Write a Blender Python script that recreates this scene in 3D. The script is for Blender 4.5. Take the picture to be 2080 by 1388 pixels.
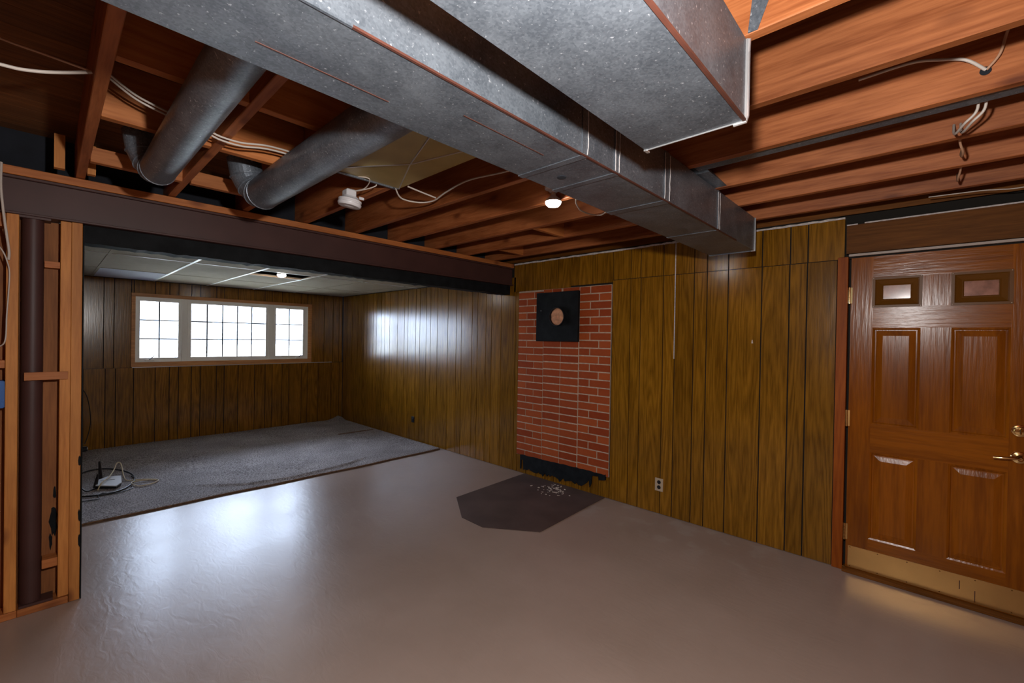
import bpy, bmesh, math, random
from mathutils import Vector, Matrix

# ------------------------------------------------------------ clean
for o in list(bpy.data.objects):
    bpy.data.objects.remove(o)
scn = bpy.context.scene
COL = scn.collection
R = random.Random(7)

# ------------------------------------------------------------ camera
yaw, pit, rol = [math.radians(a) for a in (46.684, -0.387, 0.95)]
fw = Vector((math.sin(yaw) * math.cos(pit), math.cos(yaw) * math.cos(pit), math.sin(pit)))
ri = Vector((math.cos(yaw), -math.sin(yaw), 0))
up = ri.cross(fw)
r2 = math.cos(rol) * ri + math.sin(rol) * up
u2 = -math.sin(rol) * ri + math.cos(rol) * up
cam = bpy.data.cameras.new('camera')
cam.sensor_width = 36
cam.lens = 890.2 / 2080 * 36
cam.clip_start = 0.02
cam_o = bpy.data.objects.new('camera', cam)
COL.objects.link(cam_o)
M = Matrix((r2, u2, -fw)).transposed().to_4x4()
M.translation = Vector((0, 0, 1.5))
cam_o.matrix_world = M
scn.camera = cam_o

# ------------------------------------------------------------ world, lights, exposure
SKY, FLASH, BULB = 33.0, 140.0, 85.0
w = bpy.data.worlds.new('overcast_sky')
scn.world = w
w.use_nodes = True
bg = w.node_tree.nodes['Background']
bg.inputs[0].default_value = (0.66, 0.75, 1.0, 1)
bg.inputs[1].default_value = SKY
vs = scn.view_settings
vs.view_transform = 'Standard'
vs.look = 'None'
vs.gamma = 1
vs.exposure = 0.0
vs.use_curve_mapping = False

def light(name, kind, loc, energy, **k):
    l = bpy.data.lights.new(name, kind)
    l.energy = energy
    for a, b in k.items():
        setattr(l, a, b)
    o = bpy.data.objects.new(name, l)
    o.location = loc
    COL.objects.link(o)
    return o
# the photographer's flash held above and a little in front of the camera
light('camera_flash', 'POINT', (0.34, 0.14, 1.875), FLASH, shadow_soft_size=0.035, color=(1.0, 0.97, 0.94))
# daylight portal in the window opening (only guides sampling of the sky)
pt = light('window_portal', 'AREA', (1.92, 7.78, 1.54), 1.0, shape='RECTANGLE', size=2.3, size_y=0.92)
pt.rotation_euler = (math.radians(-90), 0, 0)
pt.data.cycles.is_portal = True

# ------------------------------------------------------------ materials
def _mat(name):
    m = bpy.data.materials.new(name)
    m.use_nodes = True
    nt = m.node_tree
    return m, nt, nt.nodes['Principled BSDF']

def flat(name, col, rough=0.6, metal=0.0, spec=0.5, noise=0.0, nscale=8.0, bump=0.0, bscale=40.0, coat=0.0, emit=None):
    m, nt, p = _mat(name)
    p.inputs['Base Color'].default_value = (*col, 1)
    p.inputs['Roughness'].default_value = rough
    p.inputs['Metallic'].default_value = metal
    p.inputs['Specular IOR Level'].default_value = spec
    p.inputs['Coat Weight'].default_value = coat
    p.inputs['Coat Roughness'].default_value = 0.1
    tc = nt.nodes.new('ShaderNodeTexCoord')
    if noise:
        n = nt.nodes.new('ShaderNodeTexNoise')
        n.inputs['Scale'].default_value = nscale
        n.inputs['Detail'].default_value = 6
        nt.links.new(tc.outputs['Object'], n.inputs['Vector'])
        r = nt.nodes.new('ShaderNodeValToRGB')
        r.color_ramp.elements[0].position = 0.3
        r.color_ramp.elements[1].position = 0.7
        r.color_ramp.elements[0].color = (*[c * (1 - noise) for c in col], 1)
        r.color_ramp.elements[1].color = (*[min(1, c * (1 + noise)) for c in col], 1)
        nt.links.new(n.outputs['Fac'], r.inputs[0])
        nt.links.new(r.outputs[0], p.inputs['Base Color'])
    if bump:
        n = nt.nodes.new('ShaderNodeTexNoise')
        n.inputs['Scale'].default_value = bscale
        n.inputs['Detail'].default_value = 4
        nt.links.new(tc.outputs['Object'], n.inputs['Vector'])
        b = nt.nodes.new('ShaderNodeBump')
        b.inputs['Strength'].default_value = bump
        b.inputs['Distance'].default_value = 0.01
        nt.links.new(n.outputs['Fac'], b.inputs['Height'])
        nt.links.new(b.outputs[0], p.inputs['Normal'])
    if emit:
        p.inputs['Emission Color'].default_value = (*emit[0], 1)
        p.inputs['Emission Strength'].default_value = emit[1]
    return m

def wood(name, dark, light_, axis='Y', rough=0.6, grain=1.0, var=0.25, spec=0.4, bump=0.15, knots=True, coat=0.0, band=14.0, coatrough=0.25):
    """Procedural wood with the grain running along one local axis; every object gets its own cut."""
    m, nt, p = _mat(name)
    N, L = nt.nodes, nt.links
    tc = N.new('ShaderNodeTexCoord')
    oi = N.new('ShaderNodeObjectInfo')
    ml = N.new('ShaderNodeMath'); ml.operation = 'MULTIPLY'; ml.inputs[1].default_value = 37.0
    L.new(oi.outputs['Random'], ml.inputs[0])
    ad = N.new('ShaderNodeVectorMath'); ad.operation = 'ADD'
    L.new(tc.outputs['Object'], ad.inputs[0]); L.new(ml.outputs[0], ad.inputs[1])
    mp = N.new('ShaderNodeMapping')
    s = [1.0, 1.0, 1.0]; s['XYZ'.index(axis)] = 0.07
    mp.inputs['Scale'].default_value = s
    L.new(ad.outputs[0], mp.inputs['Vector'])
    # cathedral figure: rings distorted by a slow noise
    n1 = N.new('ShaderNodeTexNoise'); n1.inputs['Scale'].default_value = 5.0; n1.inputs['Detail'].default_value = 2
    L.new(mp.outputs[0], n1.inputs['Vector'])
    m1 = N.new('ShaderNodeMath'); m1.operation = 'MULTIPLY'; m1.inputs[1].default_value = band
    L.new(n1.outputs['Fac'], m1.inputs[0])
    fr = N.new('ShaderNodeMath'); fr.operation = 'PINGPONG'; fr.inputs[1].default_value = 0.5
    L.new(m1.outputs[0], fr.inputs[0])
    n2 = N.new('ShaderNodeTexNoise'); n2.inputs['Scale'].default_value = 120.0 * grain; n2.inputs['Detail'].default_value = 4
    L.new(mp.outputs[0], n2.inputs['Vector'])
    mx = N.new('ShaderNodeMath'); mx.operation = 'MULTIPLY_ADD'; mx.inputs[1].default_value = 0.7
    L.new(fr.outputs[0], mx.inputs[0]); L.new(n2.outputs['Fac'], mx.inputs[2])
    rp = N.new('ShaderNodeValToRGB')
    e = rp.color_ramp.elements
    e[0].position = 0.36; e[0].color = (*dark, 1)
    e[1].position = 0.90; e[1].color = (*light_, 1)
    L.new(mx.outputs[0], rp.inputs[0])
    # per-piece tone
    mr = N.new('ShaderNodeMapRange')
    mr.inputs['To Min'].default_value = 1 - var; mr.inputs['To Max'].default_value = 1 + var
    L.new(oi.outputs['Random'], mr.inputs['Value'])
    n3 = N.new('ShaderNodeTexNoise'); n3.inputs['Scale'].default_value = 1.3; n3.inputs['Detail'].default_value = 3
    L.new(ad.outputs[0], n3.inputs['Vector'])
    mr3 = N.new('ShaderNodeMapRange'); mr3.inputs['From Min'].default_value = 0.3; mr3.inputs['From Max'].default_value = 0.7
    mr3.inputs['To Min'].default_value = 0.82; mr3.inputs['To Max'].default_value = 1.15
    L.new(n3.outputs['Fac'], mr3.inputs['Value'])
    mm = N.new('ShaderNodeMath'); mm.operation = 'MULTIPLY'
    L.new(mr.outputs[0], mm.inputs[0]); L.new(mr3.outputs[0], mm.inputs[1])
    vm = N.new('ShaderNodeVectorMath'); vm.operation = 'SCALE'
    L.new(rp.outputs[0], vm.inputs[0]); L.new(mm.outputs[0], vm.inputs['Scale'])
    last = vm.outputs[0]
    if knots:
        mk = N.new('ShaderNodeMapping'); sk = [2.2, 2.2, 2.2]; sk['XYZ'.index(axis)] = 1.1
        mk.inputs['Scale'].default_value = sk
        L.new(ad.outputs[0], mk.inputs['Vector'])
        vo = N.new('ShaderNodeTexVoronoi'); vo.inputs['Scale'].default_value = 2.9
        L.new(mk.outputs[0], vo.inputs['Vector'])
        kr = N.new('ShaderNodeValToRGB')
        kr.color_ramp.elements[0].position = 0.06; kr.color_ramp.elements[0].color = (0.35, 0.25, 0.22, 1)
        kr.color_ramp.elements[1].position = 0.20; kr.color_ramp.elements[1].color = (1, 1, 1, 1)
        L.new(vo.outputs['Distance'], kr.inputs[0])
        mu = N.new('ShaderNodeMix'); mu.data_type = 'RGBA'; mu.blend_type = 'MULTIPLY'; mu.inputs[0].default_value = 0.8
        L.new(last, mu.inputs[6]); L.new(kr.outputs[0], mu.inputs[7])
        last = mu.outputs[2]
    L.new(last, p.inputs['Base Color'])
    p.inputs['Roughness'].default_value = rough
    p.inputs['Specular IOR Level'].default_value = spec
    p.inputs['Coat Weight'].default_value = coat
    p.inputs['Coat Roughness'].default_value = coatrough
    b = N.new('ShaderNodeBump'); b.inputs['Strength'].default_value = bump; b.inputs['Distance'].default_value = 0.003
    L.new(n2.outputs['Fac'], b.inputs['Height']); L.new(b.outputs[0], p.inputs['Normal'])
    return m

def galvanised(name, base=0.185, rough=0.40, scale=26.0):
    m, nt, p = _mat(name)
    N, L = nt.nodes, nt.links
    tc = N.new('ShaderNodeTexCoord')
    v = N.new('ShaderNodeTexVoronoi'); v.inputs['Scale'].default_value = scale * 7
    n = N.new('ShaderNodeTexNoise'); n.inputs['Scale'].default_value = 5; n.inputs['Detail'].default_value = 8; n.inputs['Roughness'].default_value = 0.7
    L.new(tc.outputs['Object'], n.inputs['Vector'])
    L.new(tc.outputs['Object'], v.inputs['Vector'])
    a = N.new('ShaderNodeMix'); a.data_type = 'FLOAT'; a.inputs[0].default_value = 0.82
    sp = N.new('ShaderNodeSeparateColor'); L.new(v.outputs['Color'], sp.inputs[0])
    L.new(sp.outputs[0], a.inputs[2]); L.new(n.outputs['Fac'], a.inputs[3])
    r = N.new('ShaderNodeValToRGB')
    r.color_ramp.elements[0].position = 0.36; r.color_ramp.elements[1].position = 0.66
    r.color_ramp.elements[0].color = (base * .58, base * .66, base * .78, 1)
    r.color_ramp.elements[1].color = (base * 1.12, base * 1.25, base * 1.42, 1)
    L.new(a.outputs[0], r.inputs[0])
    fl_ = N.new('ShaderNodeTexNoise'); fl_.inputs['Scale'].default_value = 95; fl_.inputs['Detail'].default_value = 2
    L.new(tc.outputs['Object'], fl_.inputs['Vector'])
    fm = N.new('ShaderNodeMapRange'); fm.inputs['From Min'].default_value = 0.66; fm.inputs['From Max'].default_value = 0.74
    L.new(fl_.outputs['Fac'], fm.inputs['Value'])
    fx = N.new('ShaderNodeMix'); fx.data_type = 'RGBA'; fx.inputs[7].default_value = (base * 2.6, base * 2.7, base * 2.9, 1)
    L.new(fm.outputs[0], fx.inputs[0]); L.new(r.outputs[0], fx.inputs[6]); L.new(fx.outputs[2], p.inputs['Base Color'])
    rr = N.new('ShaderNodeMapRange'); rr.inputs['To Min'].default_value = rough - .12; rr.inputs['To Max'].default_value = rough + .16
    L.new(n.outputs['Fac'], rr.inputs['Value']); L.new(rr.outputs[0], p.inputs['Roughness'])
    p.inputs['Metallic'].default_value = 0.58
    n2 = N.new('ShaderNodeTexNoise'); n2.inputs['Scale'].default_value = 3.0; n2.inputs['Detail'].default_value = 5
    L.new(tc.outputs['Object'], n2.inputs['Vector'])
    b = N.new('ShaderNodeBump'); b.inputs['Strength'].default_value = 0.25; b.inputs['Distance'].default_value = 0.02
    L.new(n2.outputs['Fac'], b.inputs['Height']); L.new(b.outputs[0], p.inputs['Normal'])
    return m

def concrete(name):
    m, nt, p = _mat(name)
    N, L = nt.nodes, nt.links
    tc = N.new('ShaderNodeTexCoord')
    n = N.new('ShaderNodeTexNoise'); n.inputs['Scale'].default_value = 1.4; n.inputs['Detail'].default_value = 8; n.inputs['Roughness'].default_value = 0.6
    L.new(tc.outputs['Object'], n.inputs['Vector'])
    r = N.new('ShaderNodeValToRGB')
    r.color_ramp.elements[0].position = 0.3; r.color_ramp.elements[0].color = (0.33, 0.240, 0.195, 1)
    r.color_ramp.elements[1].position = 0.72; r.color_ramp.elements[1].color = (0.40, 0.295, 0.245, 1)
    L.new(n.outputs['Fac'], r.inputs[0])
    # pale scuffs where the paint has worn along the panelled wall
    sx = N.new('ShaderNodeSeparateXYZ'); L.new(tc.outputs['Object'], sx.inputs[0])
    g1 = N.new('ShaderNodeMapRange'); g1.inputs['From Min'].default_value = 3.0; g1.inputs['From Max'].default_value = 3.3
    L.new(sx.outputs[0], g1.inputs['Value'])
    g2 = N.new('ShaderNodeMapRange'); g2.inputs['From Min'].default_value = 2.35; g2.inputs['From Max'].default_value = 2.1
    L.new(sx.outputs[1], g2.inputs['Value'])
    g3 = N.new('ShaderNodeMapRange'); g3.inputs['From Min'].default_value = 0.6; g3.inputs['From Max'].default_value = 0.9
    L.new(sx.outputs[1], g3.inputs['Value'])
    n4 = N.new('ShaderNodeTexNoise'); n4.inputs['Scale'].default_value = 5.5; n4.inputs['Detail'].default_value = 5
    L.new(tc.outputs['Object'], n4.inputs['Vector'])
    th = N.new('ShaderNodeMapRange'); th.inputs['From Min'].default_value = 0.52; th.inputs['From Max'].default_value = 0.62
    L.new(n4.outputs['Fac'], th.inputs['Value'])
    c = th.outputs[0]
    for g in (g1, g2, g3):
        q = N.new('ShaderNodeMath'); q.operation = 'MULTIPLY'
        L.new(c, q.inputs[0]); L.new(g.outputs[0], q.inputs[1]); c = q.outputs[0]
    q = N.new('ShaderNodeMath'); q.operation = 'MULTIPLY'; q.inputs[1].default_value = 0.28
    L.new(c, q.inputs[0])
    mx = N.new('ShaderNodeMix'); mx.data_type = 'RGBA'; mx.inputs[7].default_value = (0.5, 0.46, 0.42, 1)
    L.new(q.outputs[0], mx.inputs[0]); L.new(r.outputs[0], mx.inputs[6])
    L.new(mx.outputs[2], p.inputs['Base Color'])
    rr = N.new('ShaderNodeMapRange'); rr.inputs['From Min'].default_value = 0.3; rr.inputs['From Max'].default_value = 0.7
    rr.inputs['To Min'].default_value = 0.28; rr.inputs['To Max'].default_value = 0.35
    L.new(n.outputs['Fac'], rr.inputs['Value']); L.new(rr.outputs[0], p.inputs['Roughness'])
    p.inputs['Specular IOR Level'].default_value = 0.5
    mp = N.new('ShaderNodeMapping'); mp.inputs['Scale'].default_value = (3, 1.2, 1); mp.inputs['Rotation'].default_value = (0, 0, 0.5)
    L.new(tc.outputs['Object'], mp.inputs['Vector'])
    n5 = N.new('ShaderNodeTexNoise'); n5.inputs['Scale'].default_value = 7; n5.inputs['Detail'].default_value = 8; n5.inputs['Distortion'].default_value = 1.2
    L.new(mp.outputs[0], n5.inputs['Vector'])
    b = N.new('ShaderNodeBump'); b.inputs['Strength'].default_value = 0.12; b.inputs['Distance'].default_value = 0.01
    L.new(n5.outputs['Fac'], b.inputs['Height']); L.new(b.outputs[0], p.inputs['Normal'])
    return m

def carpet_mat(name):
    m, nt, p = _mat(name)
    N, L = nt.nodes, nt.links
    tc = N.new('ShaderNodeTexCoord')
    n = N.new('ShaderNodeTexNoise'); n.inputs['Scale'].default_value = 85; n.inputs['Detail'].default_value = 3
    L.new(tc.outputs['Object'], n.inputs['Vector'])
    n2 = N.new('ShaderNodeTexNoise'); n2.inputs['Scale'].default_value = 2.2; n2.inputs['Detail'].default_value = 6
    L.new(tc.outputs['Object'], n2.inputs['Vector'])
    r = N.new('ShaderNodeValToRGB')
    r.color_ramp.elements[0].position = 0.36; r.color_ramp.elements[0].color = (0.14, 0.12, 0.115, 1)
    r.color_ramp.elements[1].position = 0.62; r.color_ramp.elements[1].color = (0.50, 0.455, 0.45, 1)
    L.new(n.outputs['Fac'], r.inputs[0])
    mr = N.new('ShaderNodeMapRange'); mr.inputs['From Min'].default_value = .3; mr.inputs['From Max'].default_value = .7
    mr.inputs['To Min'].default_value = 0.75; mr.inputs['To Max'].default_value = 1.15
    L.new(n2.outputs['Fac'], mr.inputs['Value'])
    v = N.new('ShaderNodeVectorMath'); v.operation = 'SCALE'
    L.new(r.outputs[0], v.inputs[0]); L.new(mr.outputs[0], v.inputs['Scale'])
    L.new(v.outputs[0], p.inputs['Base Color'])
    p.inputs['Roughness'].default_value = 0.95
    p.inputs['Specular IOR Level'].default_value = 0.1
    b = N.new('ShaderNodeBump'); b.inputs['Strength'].default_value = 0.8; b.inputs['Distance'].default_value = 0.01
    L.new(n.outputs['Fac'], b.inputs['Height']); L.new(b.outputs[0], p.inputs['Normal'])
    return m

def brick_mat(name):
    m, nt, p = _mat(name)
    N, L = nt.nodes, nt.links
    oi = N.new('ShaderNodeObjectInfo'); tc = N.new('ShaderNodeTexCoord')
    n = N.new('ShaderNodeTexNoise'); n.inputs['Scale'].default_value = 25; n.inputs['Detail'].default_value = 6
    L.new(tc.outputs['Object'], n.inputs['Vector'])
    a = N.new('ShaderNodeMix'); a.data_type = 'FLOAT'; a.inputs[0].default_value = 0.4
    L.new(oi.outputs['Random'], a.inputs[2]); L.new(n.outputs['Fac'], a.inputs[3])
    r = N.new('ShaderNodeValToRGB')
    r.color_ramp.elements[0].color = (0.28, 0.042, 0.008, 1); r.color_ramp.elements[0].position = 0.15
    r.color_ramp.elements[1].color = (0.44, 0.090, 0.020, 1); r.color_ramp.elements[1].position = 0.85
    L.new(a.outputs[0], r.inputs[0]); L.new(r.outputs[0], p.inputs['Base Color'])
    p.inputs['Roughness'].default_value = 0.85
    p.inputs['Specular IOR Level'].default_value = 0.2
    b = N.new('ShaderNodeBump'); b.inputs['Strength'].default_value = 0.3; b.inputs['Distance'].default_value = 0.004
    L.new(n.outputs['Fac'], b.inputs['Height']); L.new(b.outputs[0], p.inputs['Normal'])
    return m

def glass_mat(name):
    m = bpy.data.materials.new(name); m.use_nodes = True
    nt = m.node_tree; N, L = nt.nodes, nt.links
    N.clear()
    o = N.new('ShaderNodeOutputMaterial'); t = N.new('ShaderNodeBsdfTransparent'); g = N.new('ShaderNodeBsdfGlossy')
    g.inputs['Roughness'].default_value = 0.03
    t.inputs[0].default_value = (0.95, 0.98, 0.97, 1)
    lw = N.new('ShaderNodeFresnel'); lw.inputs[0].default_value = 1.45
    mx = N.new('ShaderNodeMixShader')
    L.new(lw.outputs[0], mx.inputs[0]); L.new(t.outputs[0], mx.inputs[1]); L.new(g.outputs[0], mx.inputs[2]); L.new(mx.outputs[0], o.inputs[0])
    return m

FIR_D, FIR_L = (0.24, 0.064, 0.016), (0.41, 0.134, 0.044)
m_joist = wood('fir_joist', FIR_D, FIR_L, 'Y', rough=0.5, var=0.14, spec=0.4, band=9)
m_firx = wood('fir_along_x', (0.36, 0.105, 0.022), (0.50, 0.17, 0.046), 'X', rough=0.6, var=0.15, band=9)
m_firz = wood('fir_along_z', (0.44, 0.150, 0.028), (0.60, 0.235, 0.052), 'Z', rough=0.6, var=0.1, band=9)
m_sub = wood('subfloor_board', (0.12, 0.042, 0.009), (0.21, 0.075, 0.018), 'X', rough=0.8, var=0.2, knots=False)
PAN_D, PAN_L = (0.130, 0.053, 0.003), (0.275, 0.120, 0.009)
m_panel = wood('oak_panelling', PAN_D, PAN_L, 'Z', rough=0.20, var=0.12, spec=0.45, grain=0.8, bump=0.1, knots=False, band=16)
m_plysheet = wood('sheathing_back', (0.20, 0.065, 0.016), (0.30, 0.105, 0.028), 'Z', rough=0.7, var=0.1, knots=False)
m_door = wood('stained_door', (0.165, 0.042, 0.002), (0.265, 0.074, 0.003), 'Z', rough=0.22, var=0.02, spec=0.24, grain=0.7, bump=0.25, knots=False, band=5)
m_doorh = wood('stained_door_rail', (0.165, 0.042, 0.002), (0.265, 0.074, 0.003), 'Y', rough=0.22, var=0.02, spec=0.24, grain=0.7, bump=0.35, knots=False, band=5)
m_jamb = wood('red_jamb', (0.22, 0.045, 0.004), (0.31, 0.075, 0.007), 'Z', rough=0.5, spec=0.15, var=0.02, knots=False)
m_head = wood('dark_header', (0.10, 0.033, 0.004), (0.16, 0.055, 0.008), 'Y', rough=0.6, var=0.05, knots=False, spec=0.15)
m_casing = wood('pine_casing', (0.42, 0.18, 0.06), (0.60, 0.28, 0.10), 'X', rough=0.5, var=0.05, knots=False)
m_back = flat('groove_shadow_board', (0.010, 0.007, 0.004), 0.9)
m_dark = flat('dark_insulation', (0.010, 0.012, 0.018), 0.95, noise=0.5, nscale=5)
m_steel = flat('oxide_steel', (0.062, 0.025, 0.021), 0.5, spec=0.35, noise=0.12, nscale=6)
m_black = flat('black_paint', (0.008, 0.009, 0.010), 0.75, spec=0.15, noise=0.4, nscale=12, bump=0.3, bscale=18)
m_galv = galvanised('galvanised_duct')
m_galv2 = galvanised('galvanised_pipe', base=0.25, rough=0.38)
m_pan = galvanised('sheet_metal_pan', base=0.20, rough=0.45)
m_shiny = flat('glossy_ledge_strip', (0.7, 0.7, 0.72), 0.22, metal=0.5)
m_olive = flat('olive_reflection_sheet', (0.42, 0.32, 0.13), 0.38, metal=0.3, noise=0.12, nscale=7)  # olive reflection of the surrounding wood put into the metal's base colour
m_bright = flat('bright_metal_edge', (0.75, 0.75, 0.75), 0.3, metal=0.8)
m_reddish = flat('reddish_reflection_and_drip', (0.085, 0.028, 0.018), 0.5, metal=0.2, noise=0.3)  # reddish reflection put into the colour of duct edges; also colours the drips
m_floor = concrete('painted_concrete')
m_carpet = carpet_mat('grey_carpet')
m_bind = flat('brown_carpet_edge', (0.16, 0.085, 0.045), 0.95, noise=0.4, nscale=60, bump=0.6, bscale=90)
m_patch = flat('brown_hearth_patch', (0.085, 0.055, 0.048), 0.55, noise=0.28, nscale=3, bump=0.2, bscale=8)
m_brick = brick_mat('red_brick')
m_mortar = flat('mortar', (0.52, 0.37, 0.26), 0.9, noise=0.2, nscale=30)
m_fib = flat('tan_fibre_plug', (0.62, 0.30, 0.17), 0.95, noise=0.3, nscale=25, bump=1.0, bscale=30)
m_white = flat('white_plastic', (0.62, 0.59, 0.60), 0.4)
m_vinyl = flat('white_vinyl', (0.88, 0.86, 0.80), 0.45)
m_grille = flat('grey_grille', (0.07, 0.075, 0.085), 0.4)
m_tile = flat('ceiling_tile', (0.34, 0.275, 0.19), 0.95, noise=0.06, nscale=8, bump=0.2, bscale=120)
m_tile2 = flat('pale_ceiling_tile', (0.55, 0.55, 0.62), 0.9)
m_grid_lit = flat('painted_lit_grid_bar', (0.82, 0.80, 0.74), 0.35)  # bulb light on the ceiling grid put into a white base colour
m_cable = flat('white_cable', (0.55, 0.48, 0.42), 0.5)
m_tan = flat('tan_cable', (0.45, 0.25, 0.15), 0.5)
m_cream = flat('cream_cable', (0.55, 0.44, 0.28), 0.6)
m_blk = flat('black_plastic', (0.012, 0.012, 0.015), 0.35)
m_brass = flat('brushed_brass', (0.62, 0.36, 0.13), 0.33, metal=1.0, noise=0.08, nscale=5)
m_brass2 = flat('polished_brass', (0.80, 0.58, 0.26), 0.12, metal=1.0)
m_ivory = flat('ivory_plate', (0.50, 0.38, 0.26), 0.4)
m_caulk = flat('pale_foam_strip', (0.55, 0.50, 0.48), 0.8, noise=0.25, nscale=60)
m_strip = flat('grey_weatherstrip', (0.42, 0.34, 0.29), 0.6)
m_blue = flat('blue_box_plastic', (0.01, 0.10, 0.36), 0.4)
m_chip = flat('paint_flake', (0.62, 0.52, 0.44), 0.8)
m_bulb = flat('lit_bulb', (1, 1, 1), 0.3, emit=((1.0, 0.97, 0.93), BULB))
m_glass = glass_mat('window_glass')
m_obsc = flat('streaky_small_pane', (0.30, 0.14, 0.10), 0.12, noise=0.5, nscale=14, spec=0.8)
m_moul = flat('brown_window_moulding', (0.13, 0.048, 0.006), 0.35, spec=0.15)
m_rwhite = flat('router_white', (0.80, 0.82, 0.86), 0.3)
m_bark = flat('tree_bark', (0.10, 0.09, 0.085), 0.9, noise=0.4, nscale=6, bump=0.6, bscale=8)
m_snow = flat('pale_lawn', (0.52, 0.50, 0.40), 0.95, noise=0.1, nscale=1)
m_siding = flat('pale_house_siding', (0.34, 0.35, 0.37), 0.8)
m_roof = flat('grey_house_roof', (0.12, 0.12, 0.13), 0.9)

# ------------------------------------------------------------ builders
BASE = {}
def link(o, parent, loc):
    COL.objects.link(o)
    BASE[o.name] = Vector(loc)
    if parent is not None:
        o.parent = parent
        o.location = Vector(loc) - BASE[parent.name]
    else:
        o.location = loc
    return o

def tag(o, label=None, cat=None, group=None, kind=None):
    if label: o['label'] = label
    if cat: o['category'] = cat
    if group: o['group'] = group
    if kind: o['kind'] = kind
    return o

def empty(name, loc, label=None, cat=None, group=None, kind=None):
    o = bpy.data.objects.new(name, None)
    o.empty_display_size = 0.05
    link(o, None, loc)
    return tag(o, label, cat, group, kind)

def mesh(name, verts, faces, mat, parent=None, smooth=False, origin=None):
    """world-space vertices -> object with its origin at the bottom centre of its bounds"""
    vs_ = [Vector(v) for v in verts]
    if origin is None:
        lo = [min(v[i] for v in vs_) for i in range(3)]
        hi = [max(v[i] for v in vs_) for i in range(3)]
        origin = ((lo[0] + hi[0]) / 2, (lo[1] + hi[1]) / 2, lo[2])
    og = Vector(origin)
    me = bpy.data.meshes.new(name)
    me.from_pydata([v - og for v in vs_], [], faces)
    bm = bmesh.new(); bm.from_mesh(me)
    bmesh.ops.recalc_face_normals(bm, faces=bm.faces)
    bm.to_mesh(me); bm.free()
    me.materials.append(mat)
    if smooth:
        for p in me.polygons: p.use_smooth = True
    o = bpy.data.objects.new(name, me)
    return link(o, parent, og)

class MB:
    def __init__(s): s.v = []; s.f = []
    def add(s, v, f):
        n = len(s.v); s.v += [tuple(x) for x in v]; s.f += [[i + n for i in q] for q in f]
    def box(s, x0, x1, y0, y1, z0, z1, c=0.0):
        """box, optionally with a chamfer c on every edge"""
        if x1 < x0: x0, x1 = x1, x0
        if y1 < y0: y0, y1 = y1, y0
        if z1 < z0: z0, z1 = z1, z0
        if c <= 0:
            s.add([(x, y, z) for z in (z0, z1) for y in (y0, y1) for x in (x0, x1)],
                  [[0, 2, 3, 1], [4, 5, 7, 6], [0, 1, 5, 4], [2, 6, 7, 3], [0, 4, 6, 2], [1, 3, 7, 5]])
            return s
        bm = bmesh.new()
        bmesh.ops.create_cube(bm, size=1)
        for v in bm.verts:
            v.co = Vector(((x0 + x1) / 2 + v.co.x * (x1 - x0), (y0 + y1) / 2 + v.co.y * (y1 - y0), (z0 + z1) / 2 + v.co.z * (z1 - z0)))
        bmesh.ops.bevel(bm, geom=bm.edges[:], offset=c, segments=1, affect='EDGES')
        s.add([v.co.copy() for v in bm.verts], [[v.index for v in f.verts] for f in bm.faces])
        bm.free()
        return s
    def tube(s, pts, r, n=10, cap=True, radii=None):
        pts = [Vector(p) for p in pts]
        m = len(pts); rings = []
        prev = None
        for i, p in enumerate(pts):
            d = (pts[min(i + 1, m - 1)] - pts[max(i - 1, 0)]).normalized()
            if prev is None:
                a = Vector((0, 0, 1)) if abs(d.z) < 0.9 else Vector((1, 0, 0))
                prev = d.cross(a).normalized()
            u = (prev - d * prev.dot(d)).normalized(); prev = u
            w_ = d.cross(u)
            rr = radii[i] if radii else r
            rings.append([p + rr * (math.cos(2 * math.pi * k / n) * u + math.sin(2 * math.pi * k / n) * w_) for k in range(n)])
        v = [q for r_ in rings for q in r_]; f = []
        for i in range(m - 1):
            for k in range(n):
                a = i * n + k; b = i * n + (k + 1) % n
                f.append([a, b, b + n, a + n])
        if cap:
            f.append(list(range(n))[::-1]); f.append([(m - 1) * n + k for k in range(n)])
        s.add(v, f); return s
    def lathe(s, c, axis, prof, n=24):
        """prof: (offset along axis, radius)"""
        c = Vector(c); a = Vector(axis).normalized()
        t = Vector((0, 0, 1)) if abs(a.z) < 0.9 else Vector((1, 0, 0))
        u = a.cross(t).normalized(); w_ = a.cross(u)
        v = []; f = []
        for h, r in prof:
            v += [c + a * h + max(r, 1e-4) * (math.cos(2 * math.pi * k / n) * u + math.sin(2 * math.pi * k / n) * w_) for k in range(n)]
        for i in range(len(prof) - 1):
            for k in range(n):
                p = i * n + k; q = i * n + (k + 1) % n
                f.append([p, q, q + n, p + n])
        f.append(list(range(n))); f.append([(len(prof) - 1) * n + k for k in range(n)])
        s.add(v, f); return s
    def prism(s, poly, axis, a, b):
        """poly of 2-D points (the two remaining axes in order) extruded along axis from a to b"""
        i = 'XYZ'.index(axis); n = len(poly); v = []
        for t in (a, b):
            for p in poly:
                q = list(p); q.insert(i, t); v.append(tuple(q))
        f = [list(range(n)), [n + k for k in range(n)][::-1]] + [[k, (k + 1) % n, n + (k + 1) % n, n + k] for k in range(n)]
        s.add(v, f); return s
    def build(s, name, mat, parent=None, smooth=False, origin=None):
        return mesh(name, s.v, s.f, mat, parent, smooth, origin)

def box(name, mat, parent, x0, x1, y0, y1, z0, z1, c=0.0, **k):
    return MB().box(x0, x1, y0, y1, z0, z1, c).build(name, mat, parent, **k)

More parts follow.
